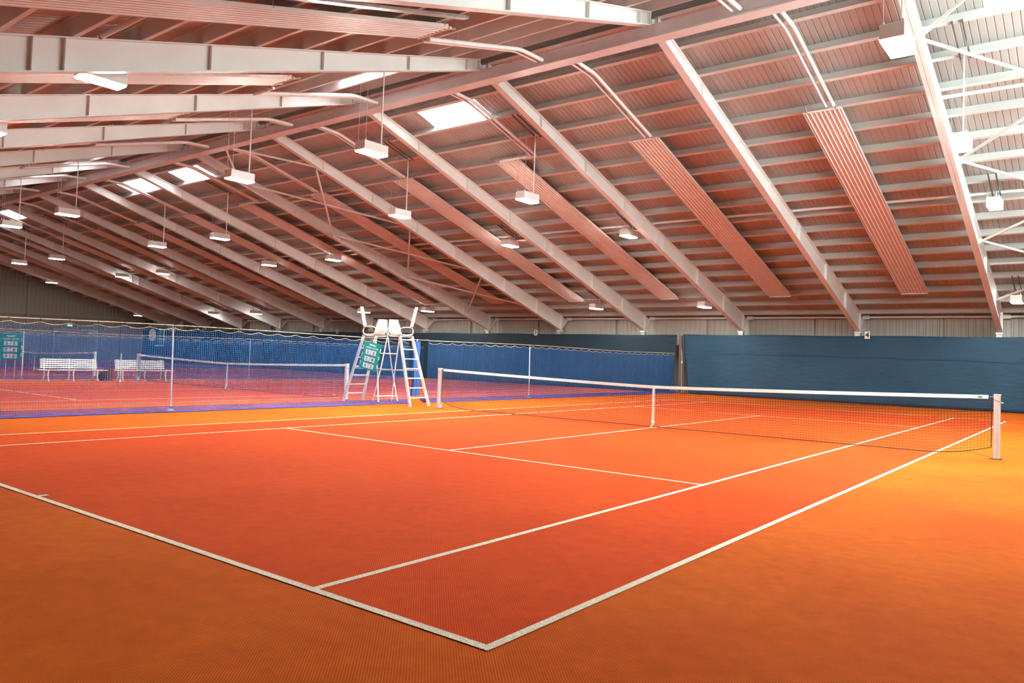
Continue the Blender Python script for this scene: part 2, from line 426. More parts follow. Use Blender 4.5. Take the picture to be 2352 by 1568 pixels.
# struts and wind bracing tubes
def tube_obj(name, p, q, r, lab, cat, grp, mat='steel', ends=True):
    t = thing(name, lab, cat, group=grp)
    p, q = Vector(p), Vector(q); d = (q-p).normalized()
    smooth_angle(MB().tube([p + d*.12, q - d*.12], r, 10).build('tube', M[mat], t))
    if ends:
        for a, b in ((p, p + d*.16), (q - d*.16, q)):
            MB().bar(a, b, .012, .09).build('end_lug', M[mat], t)
    return t
for s, side in ((1, 'curtain-side'), (-1, 'camera-side')):
    for k, x in enumerate(FRAMES):
        x1 = FRAMES[k-1] if k else 9.67
        for y in ([4.75, 9.35, 13.95] if k in (0, 5, 6) and k != 6 else [9.35]):
            if k == 0 and s == -1: continue
            n_ = 'halfway down' if y == 9.35 else ('high on' if y < 9 else 'low on')
            z = ztop(y) + .02
            tube_obj('roof_strut', (x+.02, s*y, z), (x1-.02, s*y, z), .042,
                     f'white tube strut {n_} the {side} slope, {ORD[k]} bay from camera end', 'strut', 'roof struts')
    for k in (0, 5):
        if s == -1: continue
        x, x1 = FRAMES[k], (FRAMES[k-1] if k else 9.67)
        ys = [-2.35, 2.35, 7.1, 11.75, 16.3]
        for j in range(4):
            ya, yb = ys[j], ys[j+1]
            if j == 0: ya = .1
            f = lambda y: ztop(y) - (.16 if k == 0 else .34)
            nm = 'end bay' if k == 0 else 'sixth bay'
            pos = ['first', 'second', 'third', 'lowest'][j]
            xm = (x + x1)/2
            if j == 0:
                tube_obj('brace_tube', (x+.012, s*yb, f(yb)), (xm, s*.15, f(.15)), .038, f'white diagonal brace tube rising away to the ridge, {nm}, {side} slope', 'brace', 'wind bracing tubes')
                tube_obj('brace_tube', (x1-.012, s*yb, f(yb)), (xm, s*.15, f(.15)-.09), .038, f'white diagonal brace tube falling away from the ridge, {nm}, {side} slope', 'brace', 'wind bracing tubes')
            else:
                tube_obj('brace_tube', (x+.012, s*ya, f(ya)), (x1-.012, s*yb, f(yb)), .038, f'{pos} white brace tube sloping down towards the camera, {nm}, {side} slope', 'brace', 'wind bracing tubes')
                tube_obj('brace_tube', (x1-.012, s*ya, f(ya)-.1), (x+.012, s*yb, f(yb)-.1), .038, f'{pos} white brace tube sloping down away from the camera, {nm}, {side} slope', 'brace', 'wind bracing tubes')
# eaves rails between the rafters
for k, x in enumerate(FRAMES):
    x1 = FRAMES[k-1] if k else 9.67
    o = thing('eaves_rail', f'pale tube rail atop the cladding wall, {ORD[k]} bay from the camera end', 'rail', group='eaves rails')
    smooth_angle(MB().tube([(x+.1, 18.72, 3.58), (x1-.1, 18.72, 3.58)], .045, 10).build('tube', M['steel'], o))
    MB().box(x+.02, x+.3, 18.66, 18.78, 3.50, 3.66).build('bracket', M['steel'], o)
    # a light stud on the wall in mid bay
    if k > 0:
        tag(MB().box(x+2.9, x+3.0, 18.8, 18.93, 0, 3.5).build('wall_stud', M['clad']), f'grey upright stud on the cladding wall, {ORD[k]} bay from the camera end', 'stud', 'wall studs')

# ================================================================== RADIANT HEATING PANELS
def make_panel(s):
    t = thing('radiant_panel', 'x', 'heating panel')
    Y0, Y1, W2 = 4.3, 15.8, .45
    f = lambda y: 9.05 - SL*y
    P = lambda x, y, dz: Vector((x, s*y, f(y)+dz))
    YS = [Y0 + (Y1-Y0)*i/7 for i in range(8)]
    sh = MB()
    for a, b in zip(YS, YS[1:]):
        sh.hexa([P(-W2, a, .012), P(W2, a, .012), P(W2, b, .012), P(-W2, b, .012), P(-W2, a, .03), P(W2, a, .03), P(W2, b, .03), P(-W2, b, .03)])
    sh.build('sheet', M['panel'], t)
    for i in range(8):
        x = -W2 + .06 + i*(2*W2-.12)/7
        smooth_angle(MB().tube([P(x, Y0-.05, .006)] + [P(x, y, .006) for y in YS[1:-1]] + [P(x, Y1+.05, .006)], .017, 6).build('heating_tube', M['tube'], t))
    for x in (-W2, W2):
        er = MB()
        for a, b in zip(YS, YS[1:]): er.bar(P(x, a, .035), P(x, b, .035), .02, .07)
        er.build('edge_rail', M['tube'], t)
    for y in (Y0-.07, Y1+.07):
        smooth_angle(MB().tube([P(-W2, y, .006), P(W2, y, .006)], .028, 8).build('header', M['white'], t))
    for y in (Y0+.1, 8.1, 11.9, Y1-.1):
        MB().bar(P(-W2-.02, y, .05), P(W2+.02, y, .05), .03, .03).build('cross_bar', M['galv'], t)
    for x in (-W2+.1, W2-.1):
        MB().tube([P(x, Y0-.08, .0), P(x, Y0-.2, .02), P(x, Y0-.3, .02)], .022, 8).build('valve', M['galv'], t)
    for y in (4.6, 8.1, 11.9, 15.5):
        for x in (-W2+.02, W2-.02):
            MB().bar(P(x, y, .04), P(x, y, .16), .006, .006, up=(1, 0, 0)).build('hanger', M['wire'], t)
    return t
def make_pipes(s, dx, jog):
    """pair of jacketed pipes from the ridge down to a panel; jog = sideways offset round a skylight"""
    t = thing('supply_pipe_pair', 'x', 'pipes')
    f = lambda y: 9.05 - SL*y
    def path(x):
        p = [Vector((x, s*.24, 8.66)), Vector((x, s*1.1, 8.62)), Vector((x, s*4.05, f(4.05)-.03))]
        return p
    for j, (x, r) in enumerate(((dx, .048), (dx - .17, .036))):
        x += jog
        p = path(x)
        if jog: p.append(Vector((dx - .5 + (.2 if j else 0), s*4.05, f(4.05)-.03)))
        # soften the bend
        q = [p[0], p[1] + (p[0]-p[1]).normalized()*.10, p[1] + (p[2]-p[1]).normalized()*.10] + p[2:]
        smooth_angle(MB().tube(q, r, 10).build('pipe', M['insul'], t), 60)
    for y in (1.05, 3.2):
        for x in (dx + jog, dx + jog - .17):
            z = 8.66 if y < 1.2 else f(y)
            MB().bar((x, s*y, z), (x, s*y, zdeck(y)-.02), .005, .005, up=(1, 0, 0)).build('hanger', M['wire'], t)
    return t
for s, side in ((1, 'curtain-side slope'), (-1, 'camera-side slope')):
    pp = qq = None
    for k in range(1, 14):
        xm = FRAMES[k-1] - 2.5 if k <= 13 else 0
        if xm < X_END + 2: continue
        vis = k
        lab = f'ribbed radiant heating panel on the {side}, {ORD[vis-1]} from the camera end'
        if pp is None: pp = o = make_panel(s)
        else: o = dup(pp, own=True)
        o.location = (xm, 0, 0); o['label'] = lab; o['group'] = 'radiant heating panels'
        lab2 = f'bent pair of white heating pipes, {side}, {ORD[vis-1]} from the camera end'
        if k in (3, 6):
            o2 = make_pipes(s, .33*s, .95*s)
        elif qq is None: qq = o2 = make_pipes(s, .33*s, 0)
        else: o2 = dup(qq, own=True)
        o2.location = (xm, 0, 0); o2['label'] = lab2; o2['group'] = 'heating pipe pairs'

# ================================================================== LAMPS
def make_lamp(drop, glass):
    """origin at the bottom of the glass; long axis along y"""
    t = thing('box_floodlight', 'x', 'lamp')
    a, b, h = .17, .36, .25
    MB().hexa([(-a, -b, .03), (a, -b, .03), (a, b, .03), (-a, b, .03), (-a, -b, h), (a, -b, h), (a, b, h), (-a, b, h)]).build('housing', M['lampbox'], t, bevel=.012)
    MB().hexa([(-a+.015, -b+.015, 0), (a-.015, -b+.015, 0), (a-.015, b-.015, 0), (-a+.015, b-.015, 0), (-a+.003, -b+.003, .036), (a-.003, -b+.003, .036), (a-.003, b-.003, .036), (-a+.003, b-.003, .036)]).build('glass', LAMP[glass], t)
    top = h + drop
    MB().tube([(0, .28, h), (0, .28, top)], .017, 8).build('down_pipe', M['white'], t)
    for x, y in ((-.13, -.3), (.13, -.3)):
        MB().bar((x, y, h), (x, y, top), .006, .006, up=(1, 0, 0)).build('suspension_wire', M['wire'], t)
        MB().box(x-.015, x+.015, y-.01, y+.01, h, h+.05).build('hook', M['galv'], t)
    return t
LZ = {3.0: 6.08, -3.0: 6.08, 9.0: 5.9, -9.0: 5.9, 15.6: 3.83}
LY = {3.0: 'just beyond the ridge beam', -3.0: 'just before the ridge beam', 9.0: 'halfway down the curtain-side slope', -9.0: 'halfway down the camera-side slope', 15.6: 'low above the blue curtain'}
for y in (3.0, -3.0, 9.0, -9.0, 15.6):
    s = 1 if y > 0 else -1
    drop = ztop(y) - .06 - LZ[y] - .25
    protos = {}
    for i, x in enumerate(LAMP_ROWS):
        if y == -9.0 and i == 0: continue          # above and behind the picture, not shown
        g = 'dim' if i > 3 else ('plain' if abs(y) != 3 else ('bright' if i < 2 else 'mid'))
        if g not in protos: o = protos[g] = make_lamp(drop, g)
        else: o = dup(protos[g])
        o.location = (x, y, LZ[y])
        o['label'] = f'white box floodlight {LY[y]}, {ORD[i]} from the camera end'
        o['group'] = 'hanging box floodlights'
        # the pair of dark channels the lamp hangs from
        r = thing('mounting_channel_pair', f'dark channel pair above floodlight {LY[y]}, {ORD[i]} from camera end', 'channel', (x, 0, 0), group='floodlight mounting channels')
        for dx in (-.09, .09):
            ya, yb = abs(y)-.75, abs(y)+.45
            MB().bar((dx, s*ya, ztop(ya)-.03), (dx, s*yb, ztop(yb)-.03), .03, .03).build('channel', M['darkrail'], r)

# ================================================================== CURTAINS, SIGNS, POST IN THE GAP
def curtain(name, x0, x1, z1, mat, lab, gather_end=None):
    W = x1 - x0; nx = int(W / .11)
    def fn(u, v):
        x = x0 + u*W
        wav = .02*math.sin(x*1.7) + .012*math.sin(x*4.3+1) + .01*math.sin(x*9.1 + v*5)
        top = z1 + .012*math.sin(x*1.26)                     # hung from points, slight sag
        y = 17.96 + wav*(1-.6*v)
        if gather_end is not None:
            d = abs(x - gather_end)
            y += -.05*math.exp(-d/.5)*math.sin(d*16 - v*3)*(1-.4*v)
            x += (.33*math.exp(-d/.5)*(1-v)**1.2) * (1 if gather_end == x0 else -1)
        return (x, y, .015 + v*(top-.015))
    o = MB().grid(nx, 22, fn).build(name, mat, smooth=True)
    tag(o, lab, 'curtain')
    m = o.modifiers.new('solid', 'SOLIDIFY'); m.thickness = .004
    return o
c1 = curtain('backdrop_curtain', -8.12, X_NEAR-.1, 2.77, M['curt'], 'blue wrinkled backdrop curtain behind court four, hanging below sign 4', -8.12)
def seam(par, x0, x1, z, mat):
    pts = [(x0 + (x1-x0)*i/120, 17.935 + .02*math.sin((x0+(x1-x0)*i/120)*1.7)*.6, z + .012*math.sin(i*.35)+.03*math.sin(i*.05)) for i in range(121)]
    MB().tube(pts, .007, 6).build('seam', mat, par)
seam(c1, -7.9, X_NEAR-.2, 1.88, M['curt'])
c2 = curtain('backdrop_curtain', X_END+.3, -8.42, 2.74, M['curt2'], 'long slate blue backdrop curtain hanging behind courts three and two', -8.42)
gp = thing('curtain_post', 'dark post with rope in the gap between the two blue curtains', 'post', (-8.26, 18.03, 0))
MB().box(-.07, .07, -.05, .05, 0, 2.72).build('shaft', M['darkrail'], gp)
MB().tube([(.1, -.03, .05), (.09, -.04, 1.3), (.11, -.04, 1.5), (.02, -.03, 2.6)], .012, 6).build('rope', M['rope'], gp)
MB().tube([(.1, -.05, 1.42), (.1, -.05, 1.5), (.12, -.05, 1.56)], [.045, .03, .008], 8).build('pulley', M['white'], gp)
# court number signs
for n, x in ((4, .085), (3, -16.75), (2, -33.4)):
    t = thing('court_number_sign', f'small white plate with black number {n} on the curtain top', 'sign', (x, 17.86, 2.80), group='court number signs')
    MB().box(-.1, .1, -.006, .006, -.145, .145).build('plate', M['white'], t)
    text_mesh(str(n), .29, M['ink'], 'numeral', t, (0, -.0085, -.005), (PI/2, 0, 0), bold=.008)

# ================================================================== TENNIS NETS
def net_h(x):
    u = min(1, abs(x)/6.36)
    return .914 + (1.06-.914)*(u**1.25)
def make_net(detail):
    t = thing('tennis_net', 'x', 'tennis net')
    L = 6.33
    def bot(x):
        u = abs(x)
        return .03 + (.16*((u-5.3)/1.03)**2 if u > 5.3 else 0)
    step = .05 if detail else .06
    r = .0026 if detail else .004
    m = MB(); n = int(2*L/step)
    for i in range(n+1):
        x = -L + 2*L*i/n
        m.tube([(x, 0, bot(x)), (x, 0, net_h(x)-.03)], r, 3, cap=False)
    rows = 19 if detail else 15
    for j in range(rows):
        v = j/rows
        pts = []
        for i in range(41):
            x = -L + 2*L*i/40
            pts.append((x, .002, bot(x) + v*(net_h(x)-.05-bot(x))))
        m.tube(pts, r, 3, cap=False)
    m.build('net_mesh', M['black'], t)
    def strip(h0, h1, th, mat, name, xx=L):
        g = MB()
        N_ = 48
        for i in range(N_):
            xa, xb = -xx + 2*xx*i/N_, -xx + 2*xx*(i+1)/N_
            za, zb = net_h(xa), net_h(xb)
            g.hexa([(xa, -th, za+h0), (xb, -th, zb+h0), (xb, th, zb+h0), (xa, th, za+h0), (xa, -th, za+h1), (xb, -th, zb+h1), (xb, th, zb+h1), (xa, th, za+h1)])
        return g.build(name, mat, t)
    strip(-.062, 0, .011, M['tape'], 'headband', L-.05)
    pts = [(-L + 2*L*i/60, 0, bot(-L + 2*L*i/60)) for i in range(61)]
    MB().tube(pts, .008, 6).build('bottom_cord', M['black'], t)
    for s in (-1, 1):
        MB().tube([(s*L, 0, bot(L)), (s*L, 0, net_h(L))], .008, 6).build('side_cord', M['black'], t)
        MB().tube([(s*(L-.02), 0, net_h(L)-.03), (s*6.40, 0, 1.03)], .006, 6).build('cable', M['galv'], t)
        MB().tube([(s*5.95, 0, bot(5.95)), (s*6.36, 0, .02)], .003, 5).build('tie_cord', M['black'], t)
    st = MB(); st.bar((0, -.014, .13), (0, -.014, .91), .05, .004, up=(0, 1, 0)); st.bar((0, .014, .13), (0, .014, .91), .05, .004, up=(0, 1, 0)); st.bar((0, -.016, .914), (0, .016, .914), .05, .004)
    st.build('center_strap', M['tape'], t)
    k = MB(); k.tube([(-.02, -.016, .17), (0, -.02, .12), (-.03, -.02, .03), (-.05, -.02, .02)], [.02, .022, .02, .012], 8)
    k.tube([(.0, -.014, .15), (.045, -.016, .13), (.03, -.016, .08), (0, -.016, .07)], .012, 7)
    k.build('strap_end', M['tape'], t)
    if detail:
        text_mesh('adidas'[:0] + '-m-', .05, M['ink'], 'maker_mark', t, (L-.17, -.0125, net_h(L-.17)-.031), (PI/2, 0, 0), bold=.003)
    return t
def make_post():
    """origin at the base; net side towards -x"""
    t = thing('net_post', 'x', 'net post')
    MB().box(-.045, .045, -.05, .05, 0, 1.05).build('shaft', M['post'], t, bevel=.006)
    MB().box(-.052, -.045, -.014, .014, .12, 1.04).build('channel', M['galv'], t)
    MB().box(-.028, .028, -.054, -.05, .02, 1.0).build('face_strip', M['alu'], t)
    MB().box(-.052, .052, -.056, .056, 1.05, 1.075).build('cap', M['white'], t, bevel=.008)
    MB().box(-.10, .08, -.075, .075, 0, .012).build('base_plate', M['dark'], t)
    MB().tube([(-.06, -.055, 1.0), (-.045, -.058, .985), (.048, -.058, .95), (.052, 0, .945)], .004, 5).build('cord_loop', M['dark'], t)
    MB().tube([(.045, 0, .94), (.085, 0, .93)], .012, 8).build('winder', M['galv'], t)
    return t
n4 = make_net(True); n4.location = (COURTS[0], 0, 0); n4['label'] = 'black tennis net with white headband across court four'; n4['group'] = 'tennis nets'
n3 = make_net(False); n3.location = (COURTS[1], 0, 0); n3['label'] = 'tennis net beyond the blue divider net, on court three'; n3['group'] = 'tennis nets'
dup(n3, (COURTS[2], 0, 0), label='distant tennis net on court two behind the white benches', group='tennis nets')
p0 = make_post()
first = True
for c, nm in zip(COURTS[:3], ('four', 'three', 'two')):
    for s, sd in ((1, 'its camera-side end'), (-1, 'the end away from the camera')):
        if c == COURTS[2] and s == -1: continue
        sd2 = {('four', 1): 'net post of court four standing clear of the dark curtain', ('four', -1): 'net post of court four beside the umpire chairs',
               ('three', 1): 'net post of court three, through the blue net near the umpire chairs', ('three', -1): 'net post of court three in front of the white bench',
               ('two', 1): 'distant net post of court two rising behind the white bench'}[(nm, s)]
        o = p0 if first else dup(p0)
        first = False
        o.location = (c + s*6.41, 0, 0); o.rotation_euler = (0, 0, 0 if s > 0 else PI)
        o['label'] = 'square aluminium ' + sd2; o['group'] = 'net posts'
        if s < 0: o.scale = (1, -1, 1)

# ================================================================== DIVIDER NETS
HZ, HOOK = 1.80, .52
def make_divider(y0, y1, fine=True):
    t = thing('divider_net', 'x', 'divider net')
    rope_z = lambda y: HZ + .06 + .022*math.cos((y+6.2)*2*PI/12.9)
    def top(y):
        u = ((y - y0) / HOOK) % 1
        return rope_z(y) - .05 - .055*(4*u*(1-u))
    st = .047; r = .0033
    m = MB(); n = int((y1-y0)/st)
    for i in range(n+1):
        y = y0 + (y1-y0)*i/n
        sw = .012*math.sin(y*2.1) + .008*math.sin(y*5.3)
        m.tube([(sw*.3, y, top(y)), (sw, y + .01*math.sin(y*3), HZ*.5), (sw*1.2, y, .02)], r, 3, cap=False)
    rows = int(HZ/st)
    ny = int((y1-y0)/.13)
    for j in range(rows+1):
        v = j/rows
        pts = []
        for i in range(ny+1):
            y = y0 + (y1-y0)*i/ny
            sw = .012*math.sin(y*2.1) + .008*math.sin(y*5.3)
            z = .02 + (top(y)-.02)*v if v > .6 else .02 + v*(HZ-.02) + (v/.6)**3*(top(y)-HZ)*.6
            pts.append((sw*(1-v*.7), y, z))
        m.tube(pts, r, 3, cap=False)
    m.build('net_mesh', M['netblue'], t)
    # top cord with scallops, rope, hooks
    m = MB(); pts = []
    k = int((y1-y0)/.065)
    for i in range(k+1):
        y = y0 + (y1-y0)*i/k; pts.append((0, y, top(y)))
    m.tube(pts, .006, 4); m.build('edge_cord', M['rope'], t)
    pts = [(0, y0 + (y1-y0)*i/60, rope_z(y0 + (y1-y0)*i/60)) for i in range(61)]
    MB().tube(pts, .009, 6).build('top_rope', M['rope'], t)
    y = y0; hm = None
    while y < y1 and fine:
        if hm is None: hm = MB().tube([(0, 0, .01), (.012, 0, -.02), (0, 0, -.055)], .008, 4).mesh('hook', M['dark'])
        h = bpy.data.objects.new('hook', hm); COL.objects.link(h); h.parent = t; h.location = (0, y, rope_z(y)); y += HOOK
    # slack net and weighted hem lying on the floor
    m = MB()
    def skirt(u, v):
        y = y0 + u*(y1-y0); w = math.sin(y*1.9) + .6*math.sin(y*4.1+1)
        return (.05 + .16*(1-v) + .03*w*(1-v), y, .012 + .10*v + .012*(1-v)*math.sin(y*7))
    nn = int((y1-y0)/.035)
    for i in range(nn+1):
        u = i/nn
        m.tube([skirt(u, 0), skirt(u, .5), skirt(u, 1)], .0055, 3, cap=False)
    for v in (0, .2, .4, .6, .8, 1):
        m.tube([skirt(i/260, v) for i in range(261)], .0055, 3, cap=False)
    m.build('slack_net', M['hemblue'], t)
    pts = [skirt(i/300, 0) for i in range(301)]
    MB().tube([(p[0], p[1], .018) for p in pts], .016, 6).build('hem', M['hemblue'], t)
    return t
da = make_divider(-18.2, .75); da.location = (DIV_X[0], 0, 0); da['label'] = 'blue mesh divider net beside court four, camera side of the umpire chairs'; da['group'] = 'divider nets'
db = make_divider(1.55, 17.8); db.location = (DIV_X[0], 0, 0); db['label'] = 'blue mesh divider net from the umpire chairs to the far curtain'; db['group'] = 'divider nets'
# rope bridging the gap and the bunched-up piece of net
br = tag(MB().tube([(DIV_X[0], .75, 1.86), (DIV_X[0], 1.15, 1.85), (DIV_X[0], 1.55, 1.86)], .009, 6).build('guide_rope', M['rope']), 'pale rope bridging the gap in the blue divider net behind the umpire chairs', 'rope')
bn = thing('bunched_net', 'bright blue bunched net hanging behind the umpire chair ladder', 'net', (DIV_X[0], 1.05, 0))
def bunch(u, v):
    a = 2*PI*u; w = .06 + .07*abs(v-.55) + .02*math.sin(5*a) + .012*math.sin(9*a+v*7)
    return (.6*w*math.cos(a) + .01*math.sin(v*9), w*1.5*math.sin(a) + .03*math.sin(v*4), .2 + v*1.6)
MB().grid(48, 20, bunch).build('folds', M['tarpblue'], bn, smooth=True)
MB().tube([(0, 0, 1.78), (0, .05, 1.87)], .012, 6).build('tie', M['rope'], bn)
bg = thing('blue_bag', 'small crumpled blue bag on the floor behind the chair ladder', 'bag', (DIV_X[0]+.12, 1.36, 0))
def bagf(u, v):
    a = 2*PI*u; r = .13*math.sin(min(1, v*1.05)*PI*.94+.12)**.7*(1+.14*math.sin(3*a+v*4)+.06*math.sin(7*a))
    return (r*math.cos(a), r*math.sin(a), .005 + .2*v)
MB().grid(28, 14, bagf).build('sack', M['hemblue'], bg, smooth=True)
d2 = make_divider(-15.5, 17.8, False); d2.location = (DIV_X[1], 0, 0); d2['label'] = 'distant blue divider net between courts three and two, behind the white benches'; d2['group'] = 'divider nets'
dup(d2, (DIV_X[2], 0, 0), label='furthermost blue divider net beyond court two', group='divider nets')
# support poles
def make_pole():
    t = thing('net_pole', 'x', 'pole')
    smooth_angle(MB().tube([(0, 0, .05), (0, 0, 1.80)], .019, 10).build('shaft', M['insul'], t))
    MB().tube([(0, 0, 0), (0, 0, .03), (0, 0, .07)], [.075, .07, .03], 12).build('foot', M['alu'], t)
    MB().tube([(0, 0, .06), (0, 0, .10)], .026, 10).build('collar', M['dark'], t)
    MB().tube([(0, 0, 1.79), (0, 0, 1.87)], .008, 8).build('tip', M['galv'], t)
    return t
po = make_pole()
for i, (x, y, lx, lab) in enumerate(((DIV_X[0]-.05, -6.2, .0, 'thin white net pole in front of the court three net, nearer the camera'),
                      (DIV_X[0]-.05, 6.65, .0, 'thin white net pole standing behind the court four net and its headband'),
                      (DIV_X[1], 6.2, 0, 'slim white net pole beyond the court three net, before the curtain'),
                      (DIV_X[1], -3.35, 0, 'slim white net pole in front of the freestanding green scoreboard'))):
    o = po if i == 0 else dup(po)
    o.location = (x, y, 0); o.rotation_euler = (0, -.035 if i == 0 else -.012, 0); o['label'] = lab; o['group'] = 'net poles'
st = thing('singles_stick', 'short white stick standing before the second bench', 'stick', (-22.45, -.95, 0))
smooth_angle(MB().tube([(0, 0, .02), (0, 0, 1.08)], .018, 8).build('shaft', M['white'], st)); MB().tube([(0, 0, 0), (0, 0, .03)], .05, 10).build('foot', M['white'], st)

# ================================================================== UMPIRE CHAIRS
def make_umpire():
    """front (ladder) towards +x; origin on the floor under the seat"""
    t = thing('umpire_chair', 'x', 'umpire chair')
    zt = 1.92; xf, xr = .92, -.60; xt, xb = .28, -.22
    for s in (-1, 1):
        yb, yt = s*.36, s*.235
        a, b = Vector((xf, yb, 0)), Vector((xt, yt, zt))
        MB().bar(a, b, .03, .075, up=(1, 0, .3)).build('ladder_rail', M['alu'], t)
        MB().bar(a + (b-a)*.01 + Vector((.0, -s*.02, 0)), b + Vector((.0, -s*.02, 0)), .012, .085, up=(1, 0, .3)).build('rail_edge', M['white'], t)
    for i in range(7):
        z = .24 + i*.262
        u = z/zt; x = xf + (xt-xf)*u; y = .36 + (.235-.36)*u
        MB().bar((x, -y+.01, z), (x, y-.01, z), .055, .026, up=(0, 0, 1)).build('rung', M['white'], t)
    for s in (-1, 1):
        q = [Vector((xb, s*.225, zt)), Vector((xb-.16, s*.26, 1.1)), Vector((xr, s*.36, 0))]
        smooth_angle(MB().tube(q, .017, 9).build('rear_leg', M['white'], t))
        MB().tube([(xr, s*.36, 0), (xr-.003, s*.36, .06)], .024, 9).build('foot', M['dark'], t)
        # side brace between ladder and rear leg
        z = .98; u = z/zt
        MB().bar((xf+(xt-xf)*u, s*(.36-.125*u), z), (xb-.19, s*.275, z-.02), .02, .03).build('side_brace', M['alu'], t)
        # arm rest loop
        pts = []
        for i in range(20):
            a = 2*PI*i/20
            px = .03 + .27*(abs(math.cos(a))**.7)*(1 if math.cos(a) > 0 else -1); pz = zt + .13 + .125*(abs(math.sin(a))**.7)*(1 if math.sin(a) > 0 else -1)
            pts.append((px, s*.245, pz))
        smooth_angle(MB().tube(pts, .016, 8, closed=True).build('arm_rest', M['white'], t))
        MB().bar((xr+.12, s*.345, .22), (xr+.05, s*.05, .22), .012, .012).build('stay', M['white'], t)
    MB().bar((xb-.1, -.25, 1.42), (xb-.1, .25, 1.42), .025, .025).build('cross_bar', M['white'], t)
    MB().bar((xr+.06, -.34, .22), (xr+.06, .34, .22), .02, .02).build('cross_bar', M['white'], t)
    # moulded seat shell: pan curving up into the back
    def shell(u, v):
        w = .215 - .02*abs(v-.4) - (.05*max(0, v-.8)/.2 if v > .8 else 0)
        yy = (u*2-1)*w
        if v < .5:
            x = .30 - v*2*.46; z = zt + .02 - .02*math.sin(v*2*PI) ; z += .05*(u*2-1)**4
        else:
            k = (v-.5)*2; x = -.16 - .10*math.sin(k*PI*.5) - .03*k; z = zt + .02 + .44*k; x += .06*(u*2-1)**2
        return (x, yy, z)
    o = MB().grid(16, 26, shell).build('seat_shell', M['white'], t, smooth=True)
    m = o.modifiers.new('solid', 'SOLIDIFY'); m.thickness = .012
    MB().box(-.18, .26, -.19, .19, zt-.03, zt-.005).build('seat_frame', M['alu'], t)
    # writing board standing upright on the +y arm
    MB().bar((.22, .25, zt+.25), (.40, .25, zt+.82), .11, .02, up=(1, 0, -.32)).build('writing_board', M['white'], t)
    MB().bar((.20, .25, zt+.24), (.25, .25, zt+.29), .05, .05).build('board_hinge', M['galv'], t)
    return t
u1 = make_umpire(); u1.location = (-8.04, -.03, 0); u1['label'] = 'white umpire chair on a ladder, facing court four, beside its net post'; u1['group'] = 'umpire chairs'
u2 = dup(u1, (-8.93, -.07, 0), PI, label='white umpire chair on a ladder, facing court three, with the green scoreboard', group='umpire chairs')

# score boards
def make_board(w, h, legs):
    t = thing('scoreboard', 'x', 'scoreboard')
    MB().box(-w/2, w/2, -.012, .012, -h/2, h/2).build('board', M['green'], t)
    k = h/.78
    text_mesh('TENNIS', .062*k, M['white'], 'heading', t, (0, -.0135, h*.40), (PI/2, 0, 0), bold=.003)
    text_mesh('COURT SCORE', .060*k, M['white'], 'heading', t, (0, -.0135, h*.295), (PI/2, 0, 0), bold=.002)
    for r, (a, b) in enumerate((('2', '2'), ('5', '8'), ('0', '2'))):
        z = h*(.135 - .245*r)
        for sx, ch in ((-1, a), (1, b)):
            c = MB().box(sx*w*.165-w*.135, sx*w*.165+w*.135, -.02, -.012, z-h*.085, z+h*.085).build('number_card', M['white'], t)
            text_mesh(ch, .115*k, M['ink'], 'numeral', c, (sx*w*.165, -.0215, z-.003), (PI/2, 0, 0), bold=.003)
        MB().box(-w*.03, w*.03, -.018, -.012, z-h*.08, z+h*.08).build('divider_mark', M['redink'], t)
    for sx in (-1, 1):
        for zz in (-.3, 0, .28):
            MB().box(sx*w*.49-.008, sx*w*.49+.008, -.014, .014, zz*h-.05, zz*h+.05).build('edge_clip', M['white'], t)
    return t
sb = make_board(.56, .78, False); sb.location = (-8.66, -.5, 1.325)
sb.rotation_euler = Euler((0, .20, math.radians(18)), 'XYZ'); sb['label'] = 'green scoreboard with white number cards hung on the umpire chairs'; sb['group'] = 'scoreboards'
MB().tube([(-.03, 0, .38), (.0, .02, .50), (.08, .12, .62)], .006, 6).build('cord', M['rope'], sb)
sb2 = dup(sb, (-25.75, -3.55, 1.2), math.radians(42), label='green scoreboard standing on two thin legs beyond the second divider net', group='scoreboards')
sb2.scale = (1.45, 1, 1.28)
for ch in list(sb2.children):
    if ch.name.startswith('cord'): bpy.data.objects.remove(ch)
for x in (-.1, .12):
    o = MB().bar((x, .02, -.94), (x, .02, -.38), .018, .018, up=(0, 1, 0)).build('leg', M['white'], sb2)

# ================================================================== BENCHES, BIN, FAR-END ITEMS
def make_bench():
    """front towards +x; long axis y"""
    t = thing('slatted_bench', 'x', 'bench')
    L = 1.08
    for i in range(5):
        z = .50 + i*.073; x = -.20 - i*.018
        MB().bar((x, -L*.9, z), (x, L*.9, z), .022, .05, up=(-.25, 0, 1)).build('back_slat', M['white'], t)
    for i in range(4):
        MB().bar((.22 - i*.105, -L*1.08, .42), (.22 - i*.105, L*1.08, .42), .085, .028).build('seat_slat', M['white'], t)
    for y in (-L*.78, 0, L*.78):
        g = MB()
        g.tube([(.2, y, .40), (.16, y, .26), (.2, y, .10), (.25, y, .0)], [.024, .03, .022, .034], 8)
        g.build('front_leg', M['white'], t, smooth=True)
        MB().tube([(-.29, y, .84), (-.21, y, .45), (-.17, y, .25), (-.26, y, 0)], [.018, .024, .026, .03], 8).build('rear_leg', M['white'], t, smooth=True)
        MB().bar((-.2, y, .385), (.22, y, .385), .035, .035).build('seat_bearer', M['white'], t)
    return t
b1 = make_bench(); b1.location = (-22.95, -2.48, 0); b1['label'] = 'white slatted bench nearer the camera, beside the brown bin'; b1['group'] = 'white benches'
dup(b1, (-22.95, .12, 0), label='white slatted bench behind the court three net post', group='white benches')
dup(b1, (-38.9, -1.6, 0), label='distant white bench beyond the second divider net', group='white benches')
bi = thing('litter_bin', 'brown slatted litter bin between the two white benches', 'bin', (-22.9, -1.19, 0))
